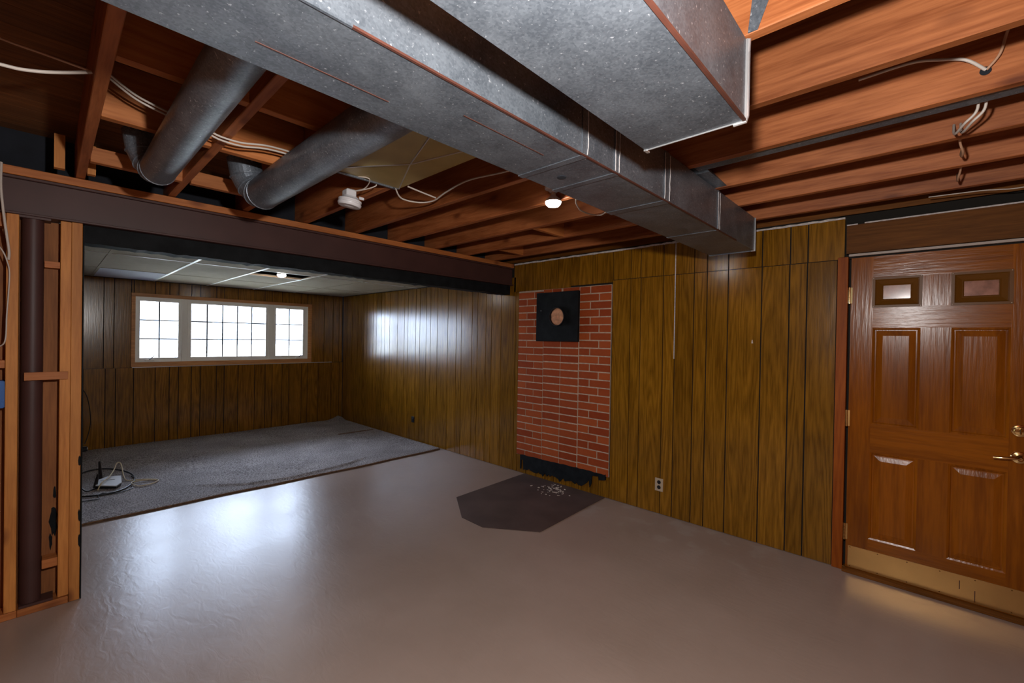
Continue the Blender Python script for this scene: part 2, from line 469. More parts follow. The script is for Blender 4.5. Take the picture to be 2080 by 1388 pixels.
def spline(pts, n=8):
    """Catmull-Rom through the points"""
    P = [Vector(p) for p in pts]; out = []
    for i in range(len(P) - 1):
        a, b, c, d = P[max(i - 1, 0)], P[i], P[i + 1], P[min(i + 2, len(P) - 1)]
        for k in range(n):
            t = k / n
            out.append(0.5 * ((2 * b) + (c - a) * t + (2 * a - 5 * b + 4 * c - d) * t * t + (3 * b - a - 3 * c + d) * t ** 3))
    out.append(P[-1]); return out

def smoothed(o, angle=35):
    for p in o.data.polygons: p.use_smooth = True
    try:
        o.data.set_sharp_from_angle(angle=math.radians(angle))
    except Exception:
        pass
    return o

XW, YB = 3.65, 7.65
XL, YR = -2.6, -2.8         # unseen left wall and the wall behind the camera
ZJ, ZS = 2.35, 2.585        # joist underside, subfloor underside

# ------------------------------------------------------------ setting: floor
fl = box('floor', m_floor, None, XL - .1, XW + .12, YR - .1, YB + .12, -0.1, 0.0, origin=(0, 0, 0)); tag(fl, kind='structure')

# ------------------------------------------------------------ setting: right wall with its planks
wr = MB()
wr.box(XW + .012, XW + .12, 0.44, YB, 0, ZS)
wr.box(XW + .012, XW + .12, YR, -0.52, 0, ZS)
wr.box(XW + .060, XW + .12, -0.52, 0.44, 0, ZS)
wr = wr.build('wall_right', m_back, None); tag(wr, kind='structure')
G = 0.0043
def planks(ys, z0, z1, x=XW, depth=0.012, skip=()):
    for i in range(len(ys) - 1):
        if i in skip: continue
        a, b = sorted((ys[i], ys[i + 1]))
        box('plank', m_panel, wr, x, x + depth, a + G, b - G, z0, z1)
near = [2.150, 1.964, 1.863, 1.652, 1.548, 1.391, 1.288, 1.128, .893, .715, .609, .438]
planks(near, 0.004, 2.062)
near_up = [3.425, 3.255, 3.104, 2.892, 2.794, 2.634, 2.535, 2.373, 2.145, 1.964, 1.866, 1.655, 1.550, 1.391, 1.288, 1.128, .893, .713, .607, .398]
for i in range(len(near_up) - 1):
    a, b = near_up[i + 1], near_up[i]
    z0 = 2.067
    if b > 2.15: z0 = 2.046 if b < 2.7 else 2.030
    box('plank', m_panel, wr, XW, XW + .012, a + G, b - G, z0, 2.335)
far = [3.342, 3.393, 3.621, 3.78, 3.879, 4.031, 4.132, 4.337, 4.442, 4.617, 4.844, 5.0, 5.101, 5.253, 5.355, 5.556, 5.651, 5.834, 6.056,
       6.204, 6.305, 6.458, 6.558, 6.763, 6.869, 7.071, 7.281, 7.45, 7.615]
planks(far[:2], 0.004, 2.026)
planks(far[1:], 0.004, 2.195)
# short planks below the brick panel
planks([3.342, 3.20, 3.06, 2.93, 2.81, 2.66, 2.50, 2.36, 2.27, 2.150], 0.004, 0.198)
# the planks carry on behind the camera
b_ = [-.50, -.70, -.81, -1.05, -1.28, -1.48, -1.72, -1.98, -2.2, -2.45, -2.78]
planks(b_, 0.004, 2.335)

# ragged pale foam strip along the top of the panelling
def ragged_strip(y0, y1, z, h=0.010):
    n = int(abs(y1 - y0) / 0.05) + 2
    ys = [y0 + (y1 - y0) * k / n for k in range(n + 1)]
    top = [(y, z + h * (0.6 + R.random() * .8)) for y in ys]
    bot = [(y, z - .003 - R.random() * .004) for y in reversed(ys)]
    return MB().prism(top + bot, 'X', XW - .003, XW + .030)
for (a, b) in ((.402, .95), (1.58, 3.42), (.95, 1.58)):
    o = ragged_strip(a, b, 2.338).build('foam_strip', m_caulk, wr); o['label'] = 'pale ragged strip on top edge of panelling'
box('seam_strip', m_caulk, wr, XW - .003, XW, 1.546, 1.553, 1.35, 2.345)
# brown header board over the door with pale edge
box('header_board', m_head, wr, XW - .002, XW + .012, -0.52, .392, 2.10, 2.288, origin=None)
box('header_edge', m_caulk, wr, XW - .006, XW + .012, -0.52, .30, 2.288, 2.296)
box('header_edge', m_caulk, wr, XW - .006, XW + .012, .335, .392, 2.286, 2.293)
box('rim_board', m_head, wr, XW + .005, XW + .012, -2.8, 7.6, 2.36, ZS)

# ------------------------------------------------------------ setting: window wall (back of the far room)
YL = YB - 0.03                # face of the lower, slightly proud wall
WX0, WX1, WZ0, WZ1 = .765, 3.10, 1.045, 2.02
wb = MB()
wb.box(XL - .1, WX0, YB + .012, YB + .14, 0, ZS)
wb.box(WX1, XW + .12, YB + .012, YB + .14, 0, ZS)
wb.box(WX0, WX1, YB + .012, YB + .14, 0, WZ0)
wb.box(WX0, WX1, YB + .012, YB + .14, WZ1, ZS)
wb.box(XL, XW, YL + .012, YB + .012, 0, 1.028)
wb = wb.build('wall_back', m_back, None); tag(wb, kind='structure')
lowx = [.309, .511, .61, .788, 1.012, 1.165, 1.268, 1.416, 1.521, 1.72, 1.82, 2.001, 2.227, 2.378, 2.481, 2.63, 2.734, 2.934, 3.032, 3.214, 3.441, 3.589, 3.648]
left_x = [.309, .10, -.10, -.32, -.47, -.70, -.95, -1.2, -1.45, -1.65, -1.9, -2.15, -2.4, -2.6][::-1]
xs = left_x[:-1] + lowx
for a, b in zip(xs[:-1], xs[1:]):
    box('plank', m_panel, wb, a + G, b - G, YL, YL + .012, 0.004, 1.026)
upx = left_x[:-1] + [.298, .494, .592, .762]
for a, b in zip(upx[:-1], upx[1:]):
    box('plank', m_panel, wb, a + G, b - G, YB, YB + .012, 1.032, 2.195)
hx = [.762, .788, 1.012, 1.165, 1.268, 1.416, 1.521, 1.72, 1.82, 2.001, 2.227, 2.378, 2.481, 2.63, 2.734, 2.934, 3.032, 3.103]
for a, b in zip(hx[:-1], hx[1:]):
    box('plank', m_panel, wb, a + G, b - G, YB, YB + .012, 2.022, 2.195)
for a, b in zip([3.103, 3.319, 3.478, 3.588], [3.319, 3.478, 3.588, 3.648]):
    box('plank', m_panel, wb, a + G, b - G, YB, YB + .012, 1.032, 2.195)
tr = box('trim_1', m_shiny, None, .77, 3.45, YL - .002, YB, 1.0285, 1.0385); tag(tr, kind='structure')
tr = box('trim_2', m_panel, None, -2.6, .77, YL - .002, YB, 1.0265, 1.0305); tag(tr, kind='structure')

# the window itself
win = empty('window_1', (1.93, YB, WZ0), kind='structure')
cas = MB()
for q in ((.760, 3.105, YB - .012, YB + .012, 1.036, 1.100), (.760, 3.105, YB - .012, YB + .012, 1.980, 2.026), (.760, .803, YB - .012, YB + .012, 1.100, 1.980), (3.042, 3.105, YB - .012, YB + .012, 1.100, 1.980)):
    box('casing', m_casing, win, *q, c=.003)
# jamb lining
for q in ((.80, .812, YB, YB + .13, 1.09, 1.99), (3.035, 3.047, YB, YB + .13, 1.09, 1.99), (.80, 3.047, YB, YB + .13, 1.978, 1.99), (.80, 3.047, YB, YB + .13, 1.09, 1.102)):
    cas.box(*q)
cas.build('jamb_lining', m_vinyl, win)
units = [(.812, 1.305, 2, 3, 'L'), (1.375, 2.435, 5, 3, ''), (2.500, 3.035, 2, 3, 'R')]
glz = [(.852, 1.268), (1.417, 2.395), (2.545, 2.970)]
fy0, fy1 = YB + .020, YB + .075
for x in (1.305, 2.435):
    box('mullion', m_vinyl, win, x, x + (.07 if x < 2 else .065), YB + .004, YB + .09, 1.102, 1.978, c=.003)
for (u0, u1, nc, nr, sd), (g0, g1) in zip(units, glz):
    z0, z1, gz0, gz1 = 1.102, 1.978, 1.158, 1.925
    s = MB()
    s.box(u0, g0, fy0, fy1, z0, z1); s.box(g1, u1, fy0, fy1, z0, z1)
    s.box(g0, g1, fy0, fy1, z0, gz0); s.box(g0, g1, fy0, fy1, gz1, z1)
    sash = s.build('sash', m_vinyl, win)
    for i in range(nc):
        for j in range(nr):
            a = g0 + (g1 - g0) * i / nc; b = g0 + (g1 - g0) * (i + 1) / nc
            c = gz0 + (gz1 - gz0) * j / nr; d = gz0 + (gz1 - gz0) * (j + 1) / nr
            box('pane', m_glass, sash, a + .001, b - .001, YB + .052, YB + .056, c + .001, d - .001)
    for i in range(1, nc):
        a = g0 + (g1 - g0) * i / nc
        box('grille_bar', m_grille, sash, a - .008, a + .008, YB + .040, YB + .047, gz0, gz1)
    for j in range(1, nr):
        c = gz0 + (gz1 - gz0) * j / nr
        box('grille_bar', m_grille, sash, g0, g1, YB + .041, YB + .046, c - .0075, c + .0075)
    if sd:
        cx = (g0 + .11) if sd == 'L' else (g1 - .06)
        ck = MB().box(cx - .055, cx + .045, YB - .002, YB + .02, 1.112, 1.134, .003).build('crank', m_vinyl, win)
        dx = .05 if sd == 'L' else .04
        MB().tube([(cx - .01, YB - .004, 1.132), (cx + .005, YB - .012, 1.150), (cx + dx, YB - .012, 1.195)], .0055, 8).build('crank_handle', m_grille, ck)
box('sash_lock', m_vinyl, win, 1.290, 1.302, YB + .004, YB + .022, 1.18, 1.26, c=.002)

# ------------------------------------------------------------ unseen walls that close the basement
wl = MB().box(XL - .1, XL, YR - .1, YB + .12, 0, ZS).build('wall_left', m_plysheet, None); tag(wl, kind='structure')
wf = MB().box(XL, XW + .12, YR - .1, YR, 0, ZS).build('wall_front', m_plysheet, None); tag(wf, kind='structure')

# ------------------------------------------------------------ ceiling: subfloor boards, joists, blocking
ce = box('ceiling', m_dark, None, XL - .1, XW + .12, YR - .1, YB + .14, ZS + .018, ZS + .06); tag(ce, kind='structure')
yy = YR
while yy < 3.6:
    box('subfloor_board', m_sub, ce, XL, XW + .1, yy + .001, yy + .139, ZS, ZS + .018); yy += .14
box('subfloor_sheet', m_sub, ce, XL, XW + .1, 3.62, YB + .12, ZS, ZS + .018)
jm = None
JX = [.121 + .406 * k for k in range(-6, 9)]
for x in JX:
    if jm is None:
        o = box('joist', m_joist, ce, x - .019, x + .019, YR, 3.60, ZJ, ZS, c=.0025)
        jm = o
    else:
        o = jm.copy(); COL.objects.link(o); BASE[o.name] = Vector((x, (YR + 3.6) / 2, ZJ)); o.location.x = jm.location.x + (x - JX[0])
        o.name = 'joist'
for k in range(len(JX)):      # dark batts closing the bays above the beam
    a = JX[k] + .019; b = (JX[k + 1] - .019) if k + 1 < len(JX) else XW + .005
    box('insulation_batt', m_dark, ce, a, b, 3.60, 3.66, 2.347, ZS)
def block(a, b, y, z0=ZJ + .002, z1=ZS, m=m_firx, t=.038, n='blocking'):
    return box(n, m, ce, a, b, y, y + t, z0, z1, c=.002)
bays = lambda k: (.140 + .406 * k, .508 + .406 * k)
for k in (0, 1): block(*bays(k), 1.83)
for k in (0, 1): block(*bays(k), 2.38)
for k in (0, 1): block(*bays(k), 3.00, 2.338, 2.412)
block(*bays(6), 2.20); block(*bays(3), 1.50)
box('blocking', m_firz, ce, .018, .058, 3.28, 3.318, 2.346, 2.52)
box('blocking', m_firz, ce, .142, .175, 3.28, 3.318, 2.346, 2.50)
box('blocking', m_firx, ce, *bays(7), 3.02, 3.05, 2.36, ZS)

# suspended ceiling of the far room
cf = MB().box(XL, XW, 3.58, YB, 2.228, 2.232)
c2 = empty('trim_3', (1.0, 5.6, 2.2), kind='structure')
gx = [-2.06, -1.45, -.84, -.23, .38, .99, 1.60, 2.205, 2.815, 3.425]
gy = [3.60, 4.10, 5.32, 6.56, YB]
xs = [XL] + gx + [XW]
for i in range(len(xs) - 1):
    for j in range(len(gy) - 1):
        a, b, c, d = xs[i] + .004, xs[i + 1] - .004, gy[j] + .004, gy[j + 1] - .004
        mt = m_tile
        if abs(xs[i] - 1.60) < .01 and abs(gy[j] - 5.32) < .01: c = 5.735
        if abs(xs[i] - .38) < .01 and abs(gy[j] - 6.56) < .01: mt = m_tile2
        box('ceiling_tile', mt, c2, a, b, c, d, 2.203, 2.218)
for x in gx:
    box('grid_bar', m_grid_lit if x > .9 and x < 2.6 else m_tile, c2, x - .012, x + .012, 3.6, YB, 2.199, 2.203)  # bars close to the bulb painted white as lit, the rest tile-coloured
for y in gy[1:-1]:
    a = [XL] + gx + [XW]
    for i in range(len(a) - 1):
        box('grid_bar', m_tile if y != 5.32 else m_grid_lit, c2, a[i] + .0125, a[i + 1] - .0125, y - .008, y + .008, 2.1995, 2.203)  # only the bar edging the bulb's bay gets the painted-in light
o = box('lath', m_casing, c2, 1.615, 2.19, 5.725, 5.760, 2.196, 2.203); o['label'] = 'bare pine lath across the open ceiling bay'
# ------------------------------------------------------------ steel beam, header and column
bm_ = empty('steel_beam', (1.8, 3.49, 2.10), 'long brown painted steel beam spanning the basement under the joists', 'beam')
xa, xb = XL + .01, XW - .012
box('bottom_flange', m_steel, bm_, xa, xb, 3.42, 3.56, 2.102, 2.114, c=.002)
box('web', m_steel, bm_, xa, xb, 3.445, 3.535, 2.114, 2.286)
box('top_flange', m_steel, bm_, xa, xb, 3.42, 3.56, 2.286, 2.300, c=.002)
pl = box('beam_plate', m_firx, None, xa, xb, 3.415, 3.565, 2.302, 2.345, c=.003)
tag(pl, 'flat orange fir plate lying on top of the steel beam', 'board')
hb = MB()
n = 90; top = []; bot = []
for k in range(n + 1):
    x = .140 + (3.625 - .140) * k / n
    bot.append((x, 2.003 - R.random() * .006 - (.006 if R.random() < .12 else 0)))
hb.prism([(.140, 2.100), (3.625, 2.100)] + bot[::-1], 'Y', 3.462, 3.59)
hd = hb.build('header_board', m_black, None)
tag(hd, 'black painted board hanging under the steel beam above the opening', 'board')

co = empty('steel_column', (-.055, 3.478, 0), 'round dark red steel column standing between the bare studs', 'column')
smoothed(MB().lathe((-.055, 3.478, .012), (0, 0, 1), [(0, .041), (2.078, .041)], 32).build('shaft', m_steel, co))
box('cap_plate', m_steel, co, -.12, .01, 3.425, 3.517, 2.090, 2.101)
box('base_plate', m_steel, co, -.094, .03, 3.425, 3.517, .0395, .052)

# partition of bare studs
wp = box('wall_partition', m_plysheet, None, XL, .132, 3.521, 3.533, .0, 2.098); tag(wp, kind='structure')
box('panel_edge', m_black, wp, .1345, .1395, 3.425, 3.54, 0, 2.09)
box('back_panelling', m_panel, wp, XL, .132, 3.534, 3.540, 0, 2.098)
for x, yf in ((-.124, 3.42), (.0695, 3.432), (.1115, 3.42)):
    box('stud', m_firz, wp, x - (.0225), x + .0205, yf, 3.5205, .040 if x < .1 else .002, 2.100, c=.002)
for x in (-.55, -.95, -1.36, -1.77, -2.17):
    box('stud', m_firz, wp, x - .019, x + .019, 3.42, 3.52, .040, 2.100, c=.002)
box('sole_plate', m_firx, wp, -.100, .0875, 3.42, 3.5205, .0005, .038, c=.002)
box('sole_plate', m_firx, wp, XL, -.101, 3.42, 3.5205, .0005, .038, c=.002)
box('nailer', m_firx, wp, -.082, .080, 3.412, 3.4195, 1.238, 1.280, c=.001)
box('nogging', m_firx, wp, -.013, .046, 3.45, 3.52, 1.842, 1.876, c=.001)
box('nogging', m_firx, wp, -.013, .046, 3.44, 3.52, .215, .262, c=.001)
box('nogging', m_firx, wp, -.53, -.148, 3.44, 3.52, 1.305, 1.345, c=.001)
box('nogging', m_firx, wp, -.53, -.148, 3.43, 3.52, 2.03, 2.10, c=.001)
for (ax_, az_, sc) in ((.030, .44, 1.0), (.020, .33, .5), (.034, .60, .45)):
    pl_ = [(min(.0455, ax_ + sc * .016 * math.cos(t_) * R.uniform(.6, 1.3)), az_ + sc * .09 * math.sin(t_) * R.uniform(.7, 1.2)) for t_ in [k * math.pi / 6 for k in range(12)]]
    MB().prism(pl_, 'Y', 3.5196, 3.5208).build('tar_smear', m_black, wp)
for az_ in (.33, .47, .78):
    pl_ = [(min(.1335, .129 + .006 * math.cos(t_) * R.uniform(.6, 1.3)), az_ + .035 * math.sin(t_) * R.uniform(.7, 1.2)) for t_ in [k * math.pi / 5 for k in range(10)]]
    MB().prism(pl_, 'Y', 3.4192, 3.4204).build('tar_smear', m_black, wp)
eb = empty('electrical_box', (-.19, 3.47, 1.10), 'blue plastic electrical box nailed to the left side of the stud', 'box')
s = MB()
s.box(-.235, -.148, 3.435, 3.439, 1.10, 1.24); s.box(-.235, -.231, 3.432, 3.50, 1.10, 1.24); s.box(-.152, -.148, 3.432, 3.50, 1.10, 1.24)
s.box(-.235, -.148, 3.432, 3.50, 1.10, 1.104); s.box(-.235, -.148, 3.432, 3.50, 1.236, 1.24); s.box(-.235, -.148, 3.50, 3.504, 1.10, 1.24)
s.build('housing', m_blue, eb, smooth=False)
box('cross_rib', m_blue, eb, -.235, -.148, 3.431, 3.436, 1.135, 1.142)

# ------------------------------------------------------------ long small duct
sd = empty('long_air_duct', (.6, 1.0, 2.126), 'long galvanised rectangular air duct running across to the panelled wall', 'duct')
Y0, Y1, ZD, XE = .855, 1.145, 2.126, 3.29
o = box('duct_body', m_galv, sd, XL + .02, XE, Y0, Y1, ZD, ZJ - .003, c=.002)
# duct inner folded edges
box('folded_edge', m_reddish, sd, .42, 2.9, Y0 - .0035, Y0 + .003, ZD - .002, ZD + .0035)  # reddish reflection along the fold painted as the bead's own colour
box('folded_edge', m_galv, sd, -1.5, .42, Y0 - .0035, Y0 + .003, ZD - .002, ZD + .0035)
for x, wd in ((1.25, .030), (1.463, .03), (1.90, .05), (2.575, .028)):
    c = MB()
    c.box(x - wd / 2, x + wd / 2, Y0 - .003, Y0 + .001, ZD + .001, ZJ - .004)
    c.box(x - wd / 2, x + wd / 2, Y0 + .001, Y1 + .003, ZD - .0025, ZD + .001)
    cl = c.build('slip_joint', m_galv, sd)
    for e in (-1, 1):
        if x < 1.4 and e < 0: continue
        pts = []
        for k in range(9):
            pts.append((x + e * wd / 2 + (R.random() - .5) * .006, Y0 - .0042, ZD + .006 + (ZJ - ZD - .02) * k / 8))
        MB().tube(pts, .0016, 5).build('sealant_bead', m_caulk, cl)
box('end_flange', m_bright, sd, XE, XE + .004, Y0 - .006, Y0 + .02, ZD - .005, ZJ - .004)
box('end_flange', m_galv, sd, XE, XE + .004, Y0 + .02, Y1 + .006, ZD - .005, ZJ - .004)
MB().lathe((1.358, 1.031, ZD - .0022), (0, 0, 1), [(0, .017), (.003, .019)], 24).build('hole_plug', m_dark, sd)
box('painted_reflection', m_reddish, sd, .80, 1.155, .954, .957, ZD - .0012, ZD + .001)  # reflection streak on the duct underside, painted as a thin reddish strip
box('painted_reflection', m_reddish, sd, .30, .62, 1.05, 1.053, ZD - .0012, ZD + .001)  # second painted reflection streak

# big short duct
bd = empty('wide_air_duct', (.3, .5, 2.12), 'shorter galvanised air duct ending overhead beside the bare joists', 'duct')
BY0, BY1, BZ, BXE = .377, .675, 2.120, 1.330
box('duct_body', m_galv, bd, XL + .02, BXE, BY0, BY1, BZ, ZJ - .003, c=.002)
box('bottom_seam', m_reddish, bd, .0, BXE - .002, BY0 - .004, BY0 + .004, BZ - .003, BZ + .0035)
fe = box('end_flange', m_bright, bd, BXE, BXE + .003, BY0 - .004, BY1 + .003, BZ - .003, BZ + .001)
box('end_flange', m_bright, bd, BXE, BXE + .003, BY0 - .005, BY0 + .002, BZ + .001, ZJ - .004)
MB().tube([(BXE + .004, BY0 - .006, ZJ - .006), (BXE + .008, BY0 - .004, ZJ - .04), (BXE + .008, BY0 - .004, BZ + .012), (BXE + .006, BY0 - .002, BZ - .002), (BXE + .005, BY0 + .03, BZ - .003)], .0055, 8).build('drive_cleat', m_bright, bd)
box('corner_tab', m_bright, bd, BXE - .004, BXE + .02, BY1 - .008, BY1 + .001, BZ - .004, BZ + .001)
box('end_cap', m_galv, bd, BXE, BXE + .002, BY0 + .003, BY1 - .001, BZ + .002, ZJ - .004)

# ------------------------------------------------------------ round branch pipes with elbows
def branch(name, x, z, r, yend, label, bend=-.10):
    t = empty(name, (x, 1.15, z - r), label, 'pipe', 'round metal pipes branching off the long duct')
    p = [(x, 1.148 + (yend - .09 - 1.148) * k / 6, z) for k in range(7)]
    smoothed(MB().tube(p, r, 32).build('pipe_body', m_galv2, t))
    # gored elbow turning up and left into the joist bay
    e = []
    for k in range(7):
        a = math.radians(15 * k)
        e.append((x + bend * (1 - math.cos(a)) * .9, yend - .09 + .09 * math.sin(a), z + .10 * (1 - math.cos(a))))
    e.append((x + bend * 1.2, yend, z + .19))
    smoothed(MB().tube(e, r * .985, 28).build('elbow', m_galv2, t), 12)
    for k in (0, 2, 4, 6):
        c = Vector(e[k]); d = (Vector(e[k + 1]) - Vector(e[max(k - 1, 0)])).normalized()
        smoothed(MB().lathe(c - d * .004, d, [(0, r * .985), (.002, r + .003), (.006, r + .003), (.008, r * .985)], 28).build('crimp_ring', m_galv2, t))
    MB().lathe((x, 1.149, z), (0, 1, 0), [(0, r + .012), (.006, r + .012), (.012, r + .001)], 28).build('collar', m_galv2, t)
    return t
branch('round_pipe', .354, 2.268, .068, 2.73, 'narrower round pipe, nearer the bare studs, elbowing up into the joists', -.05)
branch('round_pipe', .795, 2.262, .082, 2.70, 'wider round pipe beside the flat metal pan, elbowing up into the joists', -.06)

# sheet metal pan under one bay, with a cross break
pn = empty('joist_pan', (1.165, 1.8, 2.34), 'flat sheet metal pan with X crease closing one joist bay', 'panel')
x0, x1, y0, y1, z = .965, 1.372, 1.16, 2.20, 2.345
cx, cy = (x0 + x1) / 2, 1.78
s = MB()
v = [(x0, y0, z), (x1, y0, z), (x1, y1, z), (x0, y1, z), (cx, cy, z - .030),
     (x0, y0, z + .002), (x1, y0, z + .002), (x1, y1, z + .002), (x0, y1, z + .002)]
s.add(v, [[0, 1, 4], [1, 2, 4], [2, 3, 4], [3, 0, 4], [5, 8, 7, 6], [0, 5, 6, 1], [1, 6, 7, 2], [2, 7, 8, 3], [3, 8, 5, 0]])
s.build('pan_sheet', m_olive, pn)
for q in ((x0, y0), (x1, y0), (x1, y1), (x0, y1)):
    MB().tube([(q[0], q[1], z - .0015), (cx, cy, z - .0315)], .0035, 6).build('crease', m_bright, pn)
MB().tube([(x0, y1 + .004, z - .003), (x1 - .04, y1 + .004, z - .003)], .006, 8).build('hemmed_edge', m_galv2, pn)
box('hemmed_lip', m_pan, pn, x0, x1, y1 + .002, y1 + .03, z - .002, z + .002)
# stack duct tucked against a joist
st = empty('flat_riser_duct', (2.23, .5, 2.36), 'flat grey metal duct tucked between two joists right of the ducts', 'duct')
box('duct_body', m_pan, st, 2.174, 2.262, YR + .02, .852, 2.362, 2.56, c=.002)
# folded metal strap near the end of the wide duct
sp = empty('metal_strap', (1.722, .48, 2.36), 'folded bright sheet metal strap on joist above the duct corner', 'strap')
MB().prism([(.345, 2.352), (.36, 2.352), (.405, ZS - .005), (.385, ZS - .005)], 'X', 1.324, 1.3265).build('strap_leg', m_bright, sp)
MB().prism([(.345, 2.352), (.37, 2.352), (.345, ZS - .005), (.26, ZS - .005)], 'X', 1.318, 1.322).build('strap_leg', m_galv, sp)
# bright metal take-off elbow behind the small duct's top
tk = empty('take_off_boot', (2.40, 1.0, 2.355), 'small galvanised take-off boot above the long duct between joists', 'duct')
MB().prism([(.80, 2.353), (1.14, 2.353), (1.14, 2.50), (.92, 2.50)], 'X', 2.27, 2.54).build('boot', m_galv2, tk)

# ------------------------------------------------------------ bulbs
def bulb(loc, label, cat='light bulb', up=True, z_top=None):
    x, y, z = loc
    t = empty('light_bulb', (x, y, z - .03), label, cat, 'bare lit ceiling bulbs')
    smoothed(MB().lathe((x, y, z), (0, 0, 1), [(-.032, .002), (-.031, .020), (-.026, .034), (-.016, .044), (-.002, .048)], 20).build('glass_dome', m_bulb, t))
    smoothed(MB().lathe((x, y, z), (0, 0, 1), [(-.0018, .0482), (.004, .0478), (.012, .044), (.028, .026), (.038, .0145)], 20).build('bulb_body', m_white, t))
    smoothed(MB().lathe((x, y, z), (0, 0, 1), [(.038, .0145), (.060, .0145)], 16).build('screw_base', m_bright, t))
    smoothed(MB().lathe((x, y, z), (0, 0, 1), [(.055, .022), (.070, .030), (.076, .052), (.090, .053)], 24).build('lamp_holder', m_white, t))
    if z_top: box('hanger_bracket', m_pan, t, x - .012, x + .012, y - .004, y + .004, z + .090, z_top)
    else: box('hanger_bracket', m_pan, t, x, 2.128, y - .004, y + .004, z + .090, z + .094)
    return t
bulb((2.090, 1.648, 2.330), 'lit bare bulb glowing beside the long duct under the open joists')
bulb((1.865, 5.46, 2.200), 'lit bare bulb in the open tile bay of the far ceiling', z_top=ZS)

# white round fixture hanging by its wires
x, y, z = 1.155, 2.36, 2.225
dt = empty('hanging_fixture', (x, y, z), 'white round unlit plastic fixture dangling on wires under the joists', 'light fixture')
ax = Vector((.10, -.12, 1)).normalized()
smoothed(MB().lathe((x, y, z), ax, [(0, .030), (.001, .058), (.010, .063), (.018, .0635), (.020, .060), (.026, .060), (.028, .0625), (.036, .062), (.046, .045), (.055, .040)], 36).build('dome', m_white, dt))
smoothed(MB().lathe((x, y, z - .0005), -ax, [(0, .028), (.003, .020), (.004, .004)], 24).build('lens_ring', m_white, dt))
b = MB().box(x - .028, x + .03, y - .03, y + .03, z + .050, z + .092, .006).build('connector_housing', m_white, dt)
MB().box(x + .045, x + .075, y - .03, y - .022, z + .045, z + .060, .002).build('mounting_tab', m_white, dt)
wire = MB().tube(spline([(x + .01, y - .01, z + .085), (1.20, 2.27, 2.318), (1.165, 2.16, 2.336), (1.10, 2.24, 2.35)]), .003, 6)
wire.tube(spline([(x + .012, y - .01, z + .083), (1.21, 2.26, 2.315), (1.24, 2.22, 2.332), (1.24, 2.235, 2.352)]), .003, 6)
wire.build('lead_wire', m_cable, dt)

# ------------------------------------------------------------ cables
def cable(name, pts, r, mat, label, group=None, n=8, cat='cable', flat2=None):
    s = MB().tube(spline(pts, 8), r, n)
    if flat2:
        s.tube(spline([Vector(p) + Vector(flat2) for p in pts], 8), r, n)
    o = smoothed(s.build(name, mat, None), 60)
    return tag(o, label, cat, group)
cable('cable', [(-.30, 2.1, 2.425), (-.106, 2.1, 2.404), (-.012, 2.1, 2.400), (.098, 2.1, 2.394)], .004, m_tan, 'thin tan cable reaching the leftmost joist near the top left corner')
cable('cable', [(-.30, 2.1, 2.318), (-.106, 2.1, 2.324), (-.044, 2.1, 2.333), (.021, 2.1, 2.356), (.099, 2.1, 2.392)], .0055, m_cable, 'thick white cable sagging left of the leftmost joist')
cable('cable', [(.142, 2.14, 2.425), (.217, 2.17, 2.392), (.30, 2.17, 2.368), (.36, 2.18, 2.362), (.44, 2.19, 2.352), (.50, 2.20, 2.341), (.58, 2.20, 2.341), (.66, 2.20, 2.358), (.72, 2.21, 2.368), (.80, 2.22, 2.372), (.90, 2.26, 2.372)], .0042, m_cable,
      'paired white cables slung across the joists behind both round pipes', flat2=(.004, .012, -.010))
lp = cable('cable', [(1.352, 2.206, 2.346), (1.43, 2.265, 2.318), (1.557, 2.276, 2.326), (1.605, 2.191, 2.33), (1.568, 2.024, 2.335), (1.531, 1.788, 2.338), (1.571, 1.551, 2.337), (1.60, 1.3, 2.34)], .0045, m_cable,
      'white cable looping down right of the metal pan, with a short straight spare length')
smoothed(MB().tube(spline([(1.378, 2.117, 2.340), (1.47, 2.13, 2.337), (1.586, 2.141, 2.333)]), .0045, 8).build('spare_length', m_cable, lp), 60)
cable('cable', [(1.93, 1.13, 2.352), (1.94, 1.25, 2.345), (1.993, 1.406, 2.28), (2.10, 1.47, 2.262), (2.20, 1.505, 2.268), (2.33, 1.52, 2.28), (2.377, 1.488, 2.285), (2.35, 1.42, 2.30), (2.34, 1.30, 2.345), (2.35, 1.13, 2.352)], .0042, m_cable, 'white cable loop hanging just right of the lit bulb')
cable('cable', [(2.10, .20, 2.50), (2.10, .055, 2.503), (2.095, -.022, 2.480), (2.09, -.082, 2.452), (2.118, -.130, 2.413)], .005, m_cable, 'white cable bowing into a hole in the second joist from the duct')
cable('cable', [(2.12, -.132, 2.413), (2.115, -.16, 2.450), (2.11, -.174, 2.508), (2.05, -.19, 2.56)], .004, m_tan, 'thin tan cable rising from the hole in the second joist')
cable('cable', [(2.272, -.125, 2.40), (2.30, -.121, 2.351), (2.32, -.092, 2.322), (2.42, -.070, 2.325), (2.53, -.07, 2.40)], .0045, m_cable, 'pale cable dipping under the wide gap beyond the grey riser duct', flat2=(.012, -.02, .004))
cable('cable', [(2.60, -.09, 2.43), (2.66, -.093, 2.370), (2.70, -.104, 2.338), (2.76, -.104, 2.335), (2.84, -.103, 2.37), (2.93, -.11, 2.42)], .0045, m_tan, 'short looped cable between the third and fourth joists from the duct')
cable('cable', [(3.00, -.11, 2.43), (3.06, -.112, 2.370), (3.10, -.105, 2.335), (3.16, -.106, 2.335), (3.24, -.107, 2.37), (3.33, -.11, 2.42)], .0045, m_tan, 'short looped cable nearest the wall between the last two joists')
cable('cable', [(3.46, .0, 2.35), (3.44, -.195, 2.338), (3.42, -.265, 2.325), (3.42, -.348, 2.318), (3.42, -.6, 2.33)], .003, m_cable, 'thin pale wire running under the joists above the door')
